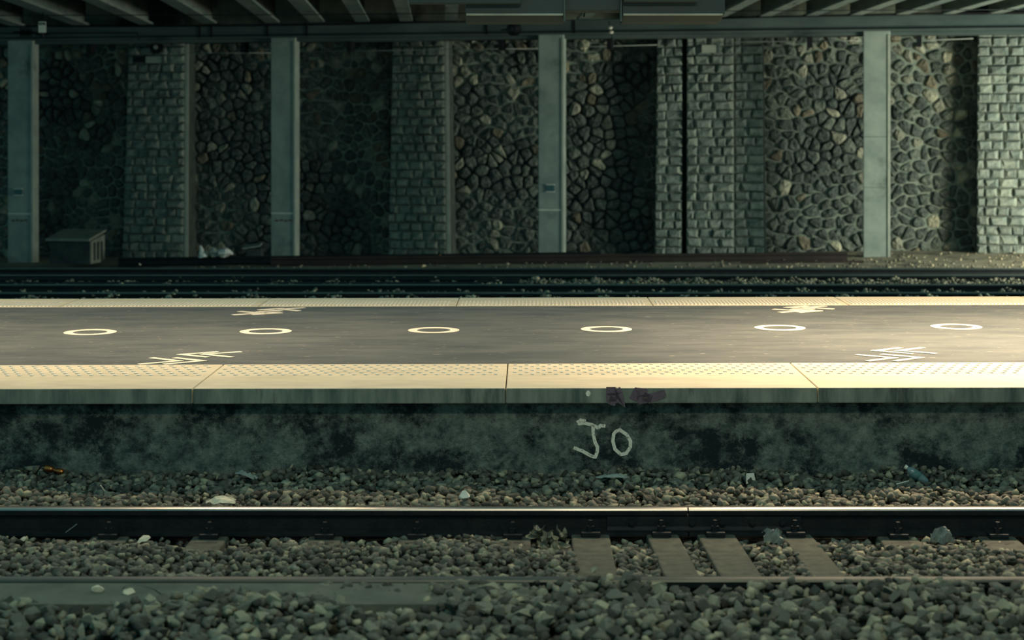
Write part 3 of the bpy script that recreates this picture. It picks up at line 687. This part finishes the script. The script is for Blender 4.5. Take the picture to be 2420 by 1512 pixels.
# ------------------------------------------------------------------ hut and rubbish by the wall
dh = 29.7; ah = -.16
e = empty('relay_hut', px(165,623,dh)); zb = e.location.z
hw_, hd_, hh = .35, .62, .40
ca, sa = math.cos(ah), math.sin(ah); rot = lambda x,y,z: (x*ca-y*sa, x*sa+y*ca, z)
m = MB(); q8 = [(-hw_,0,0),(hw_,0,0),(hw_,hd_,0),(-hw_,hd_,0),(-hw_,0,hh),(hw_,0,hh),(hw_,hd_,hh+.10),(-hw_,hd_,hh+.10)]
m.hexa([rot(*v) for v in q8]); m.build('body', M['hut'], e, bevel=.006)
m = MB(); q8 = [(-hw_-.05,-.07,hh-.025),(hw_+.02,-.07,hh-.025),(hw_+.02,hd_+.04,hh+.10),(-hw_-.05,hd_+.04,hh+.10),(-hw_-.05,-.07,hh+.015),(hw_+.02,-.07,hh+.015),(hw_+.02,hd_+.04,hh+.14),(-hw_-.05,hd_+.04,hh+.14)]
m.hexa([rot(*v) for v in q8]); m.build('lid', M['hutlid'], e, bevel=.006)
m = MB(); q8 = [(hw_-.002,.02,0),(hw_+.012,.02,0),(hw_+.012,hd_-.02,0),(hw_-.002,hd_-.02,0),(hw_-.002,.02,hh-.03),(hw_+.012,.02,hh-.03),(hw_+.012,hd_-.02,hh+.05),(hw_-.002,hd_-.02,hh+.05)]
m.hexa([rot(*v) for v in q8]); sp_ = m.build('side_panel', M['hutlid'], e)
for k in range(3):
    m = MB(); y0 = .12+k*.15; q8 = [(hw_+.01,y0,.05),(hw_+.028,y0,.05),(hw_+.028,y0+.06,.05),(hw_+.01,y0+.06,.05),(hw_+.01,y0,hh-.06),(hw_+.028,y0,hh-.06),(hw_+.028,y0+.06,hh-.05),(hw_+.01,y0+.06,hh-.05)]
    m.hexa([rot(*v) for v in q8]); m.build('slat', M['hut'], sp_)
tag(e, 'low dark equipment hut with a sloping lid beside the leftmost column', 'hut')
def crumple(name, c, sx, sy, sz, seed, mt, lab, cat='litter', n=7, tilt=(0,0,0), group=None):
    r = random.Random(seed); m = MB(); ph = [r.uniform(0,6.28) for _ in range(6)]
    Rm = Matrix.Rotation(tilt[2],3,'Z')@Matrix.Rotation(tilt[0],3,'X')@Matrix.Rotation(tilt[1],3,'Y')
    for j in range(n):
        for i in range(n):
            u, v = i/(n-1)*2-1, j/(n-1)*2-1; edge = max(abs(u),abs(v))
            z = sz*(1-edge**2*.9)*(.6+.4*math.sin(3*u+ph[0])*math.cos(2.5*v+ph[1]))+sz*r.uniform(-.22,.22)
            m.v.append(tuple(Rm@Vector((u*sx*(1+.18*math.sin(4*v+ph[2]))+r.uniform(-.1,.1)*sx, v*sy*(1+.2*math.sin(3*u+ph[3]))+r.uniform(-.1,.1)*sy, z))))
    for j in range(n-1):
        for i in range(n-1):
            a = j*n+i; m.face((a,a+1,a+n+1)); m.face((a,a+n+1,a+n))
    o = m.build(name, mt); o.location = c; so = o.modifiers.new('thick','SOLIDIFY'); so.thickness = min(sx,sy)*.06; so.offset = 0
    tag(o, lab, cat, group); return o
# plastic bags on the spare rail
for (x,y,sx,sz,lab,sd) in ((481,606,.075,.19,'tall pointed white bag left of the other bags by the wall',1),(505,606,.085,.16,'greyish bag between two white bags by the wall',2),(528,606,.13,.15,'round bright white bag rightmost of three by the wall',3)):
    c = px(x,y,29.6); m = MB(); r = random.Random(sd); n = 9; rings = 6
    for k in range(rings+1):
        f = k/rings; rad = sx*(math.sin(.35+f*2.55) if sd != 1 else (1-f*.85))*1.05
        for j in range(n): a = 6.2832*j/n; q_ = 1+r.uniform(-.22,.22); m.v.append((rad*q_*math.cos(a)+(f*.03 if sd == 3 else -f*.05 if sd == 1 else 0), rad*q_*math.sin(a)*.8, f*sz+r.uniform(-.012,.012)))
    for k in range(rings):
        for j in range(n): m.face((k*n+j,k*n+(j+1)%n,(k+1)*n+(j+1)%n,(k+1)*n+j))
    m.face(list(range(n))[::-1]); m.face([rings*n+j for j in range(n)])
    o = m.build('plastic_bag', M['greyrag'] if sd == 2 else M['bagwhite']); o.location = c+Vector((0,.0,-.01)); tag(o, lab, 'bag', 'bags dumped by the wall')
c = px(602,606,29.9); e = empty('wooden_crate', c); m = MB(); m.box((-.14,-.05,0),(.12,.15,.13)); m.build('box', M['hut'], e, bevel=.01)
m = MB(); m.hexa([(-.2,-.08,.13),(.10,-.08,.17),(.10,.18,.20),(-.2,.18,.16),(-.2,-.08,.145),(.10,-.08,.19),(.10,.18,.22),(-.2,.18,.18)]); m.build('lid', M['greyrag'], e); tag(e, 'small dark crate with a crooked lid left of the second column', 'crate')
for (x,y,w_,h_,mt,lab) in ((1556,626,9,5,'white','white block fragment on the verge left of the rightmost pier'),(330,625,8,5,'paper','pale stone fragment on the verge below the left buttress'),(1040,603,5,5,'orange','small orange fragment below the middle buttress'),(2190,606,14,5,'paper','pale broken slab at the foot of the wall right of the rightmost column'),(1185,700,14,7,'greyrag','pale lump just behind the far platform edge near the middle')):
    d = F*(CAMZ-(-.08))/(y-VY) if y > 650 else 28.6
    c = px(x,y,d); sc = w_*d/F/2; V, Fc = shapes[int(x)%16]
    me = bpy.data.meshes.new('rubble_fragment'); me.from_pydata([(v[0]*sc,v[1]*sc,v[2]*h_*d/F/1.2) for v in V],[],[tuple(f) for f in Fc]); me.materials.append(M[mt])
    o = bpy.data.objects.new('rubble_fragment', me); col.objects.link(o); o.location = c; tag(o, lab, 'fragment')

# ------------------------------------------------------------------ litter on the near track
def litter_at(x, y, zz): return gp(x, y, zz)
crumple('crumpled_paper', gp(523,1186,.0), .07,.05,.035, 4, M['paper'], 'flat torn cream paper lying against the shiny rail at left','paper')
crumple('rag', gp(583,1124,.02), .055,.02,.03, 5, M['greyrag'], 'twisted pale grey rag at the foot of the platform wall, left','rag', tilt=(0,.25,-.2))
crumple('rag', gp(1448,1128,.02), .08,.03,.03, 6, M['greyrag'], 'grey rag bunched at the wall foot below the sprayed letters','rag')
crumple('crumpled_plastic', px(1826,1270,9.25), .045,.04,.085, 7, M['foil'], 'crumpled pale plastic standing between the slanted sleepers','plastic', tilt=(.5,.2,0))
crumple('crumpled_plastic', px(2226,1270,9.25), .05,.04,.085, 8, M['foil'], 'crumpled teal grey plastic right of the slotted sleeper','plastic', tilt=(.5,-.2,.4))
crumple('bent_paper', px(336,1280,9.2), .045,.02,.03, 9, M['paper'], 'bent cream scrap beside the second buried sleeper','paper', tilt=(0,-.5,.3), n=5)
crumple('wrapper', px(2277,1302,9.0), .022,.012,.012, 10, M['white'], 'tiny white wrapper on the ballast near the right edge','wrapper', tilt=(0,-.4,.3), n=4)
m = MB(); c = px(1775,1131,10.25)
m.hexa([(-.028,0,-.03),(.030,.005,-.028),(.030,.008,-.026),(-.028,.003,-.028),(-.026,.012,.028),(.018,.014,.03),(.018,.017,.03),(-.026,.015,.028)]); m.add([(.028,0,-.03),(.045,-.01,-.022),(.03,.004,-.015)],[(0,1,2)])
o = m.build('paper_card', M['white']); o.location = c; tag(o, 'upright white card scrap leaning on the stones at right', 'card')
V, Fc = shapes[5]; me = bpy.data.meshes.new('white_stone'); me.from_pydata([(v[0]*.036,v[1]*.036,v[2]*.045) for v in V],[],[tuple(f) for f in Fc]); me.materials.append(M['white'])
o = bpy.data.objects.new('white_stone', me); col.objects.link(o); o.location = px(1098,1173,9.78); tag(o, 'bright white angular stone just behind the shiny rail', 'stone')
for x,y,d,sc,lab in ((695,1341,8.3,.028,'pale chunk among the ballast at left near the front rail'),(57,1273,9.2,.02,'small upright tan stone beside the leftmost sleeper'),(232,1392,7.85,.030,'rounded pale stone on the bare strip, left of its twin'),(303,1398,7.82,.030,'rounded pale stone on the bare strip, right of its twin'),(1405,1347,8.35,.026,'lone stone lying on the wide bare sleeper')):
    V, Fc = shapes[int(x)%16]; me = bpy.data.meshes.new('pale_stone'); me.from_pydata([tuple(v*sc) for v in V],[],[tuple(f) for f in Fc]); me.materials.append(M['paper'] if x < 500 else M['rubble_pale'])
    o = bpy.data.objects.new('pale_stone', me); col.objects.link(o); o.location = px(x,y,d); tag(o, lab, 'stone')
# copper coloured can, squashed in the middle
e = empty('drink_can', px(129,1111,10.42)); tag(e, 'shiny copper coloured crushed can at the foot of the wall, left', 'can')
ax = Vector((1,-.1,-.22)).normalized()
m = MB(); m.tube([ax*t for t in (-.062,-.058,-.02,-.008)], [.014,.019,.019,.013], 14); m.build('can_half', M['copper'], e, smooth=True)
m = MB(); m.tube([ax*t for t in (-.008,.0,.012,.018,.050,.054)], [.012,.010,.012,.018,.018,.013], 14); m.build('can_half', M['copper'], e, smooth=True)
# plastic bottle
e = empty('plastic_bottle', px(2168,1124,10.3)); tag(e, 'teal plastic bottle lying slanted on the stones at right', 'bottle')
ax = Vector((1,-.25,-.75)).normalized()
m = MB(); m.tube([ax*t for t in (-.075,-.068,-.055,-.04,.03,.055,.07)], [.010,.011,.02,.026,.026,.024,.016], 14); m.build('body', M['bottle'], e, smooth=True)
m = MB(); m.tube([ax*t for t in (-.088,-.072)], .0125, 12); m.build('cap', M['white'], e)
m = MB(); m.tube([ax*t for t in (-.028,.012)], .0272, 14); m.build('label_band', M['label'], e, smooth=True)
# dry leaf clump
e = empty('dry_leaf_clump', px(1300,1275,9.22)); tag(e, 'clump of curled dry leaves between the slotted and wide bare sleepers', 'leaves'); r = random.Random(9)
for k in range(34):
    m = MB(); n = 4; L_ = r.uniform(.03,.06); wd = L_*.34; a, b_, c_ = r.uniform(0,6.28), r.uniform(-1.1,1.1), r.uniform(-1.1,1.1)
    Rm = Matrix.Rotation(a,3,'Z')@Matrix.Rotation(b_,3,'X')@Matrix.Rotation(c_,3,'Y'); pos = Vector((r.uniform(-.085,.085), r.uniform(-.06,.04), r.uniform(-.03,.045)))
    for i in range(n+1):
        f = i/n; ww = wd*math.sin(.25+f*2.7); cu = .5*L_*(f-.5)**2*3
        for sgn in (-1,0,1): m.v.append(tuple(Rm@Vector((sgn*ww, (f-.5)*L_*1.6, cu+abs(sgn)*ww*.6))+pos))
    for i in range(n):
        for j in range(2): m.face((i*3+j,i*3+j+1,i*3+j+4,i*3+j+3))
    m.build('leaf', M['leaf'], e)
# sticks
for x0,y0,x1,y1,d,lab in ((238,1147,247,1160,9.95,'thin white stick lying on the stones at left'),(2118,1144,2148,1136,10.2,'thin pale stick left of the plastic bottle'),(155,1258,182,1238,9.35,'dark twig leaning on the rail at far left')):
    m = MB(); m.tube([px(x0,y0,d),px(x1,y1,d+.03)], .0035 if d > 9.5 else .002, 5); tag(m.build('stick', M['white'] if d > 9.5 else M['greyrag']), lab, 'stick')
# dusty strip in the front left
m = MB(); xs = np.linspace(-3.4, x_at(1250,7.8), 14)
for k in range(len(xs)-1): m.hexa([(xs[k],7.66,-.24),(xs[k+1],7.66,-.24),(xs[k+1],7.985,-.24),(xs[k],7.985,-.24),(xs[k],7.66,-.016),(xs[k+1],7.66,-.016),(xs[k+1],7.985,-.008),(xs[k],7.985,-.008)])
tag(m.build('concrete_strip', M['curb']), 'bare dusty concrete strip in front of the nearest rail at lower left', 'strip')
wire('loose_cable', [gp(290,1392,-.012),gp(300,1384,-.012),gp(340,1386,-.012),gp(365,1394,-.012),gp(385,1408,-.014)], .004, M['black'], 'thin dark cable arched over the bare strip at lower left')
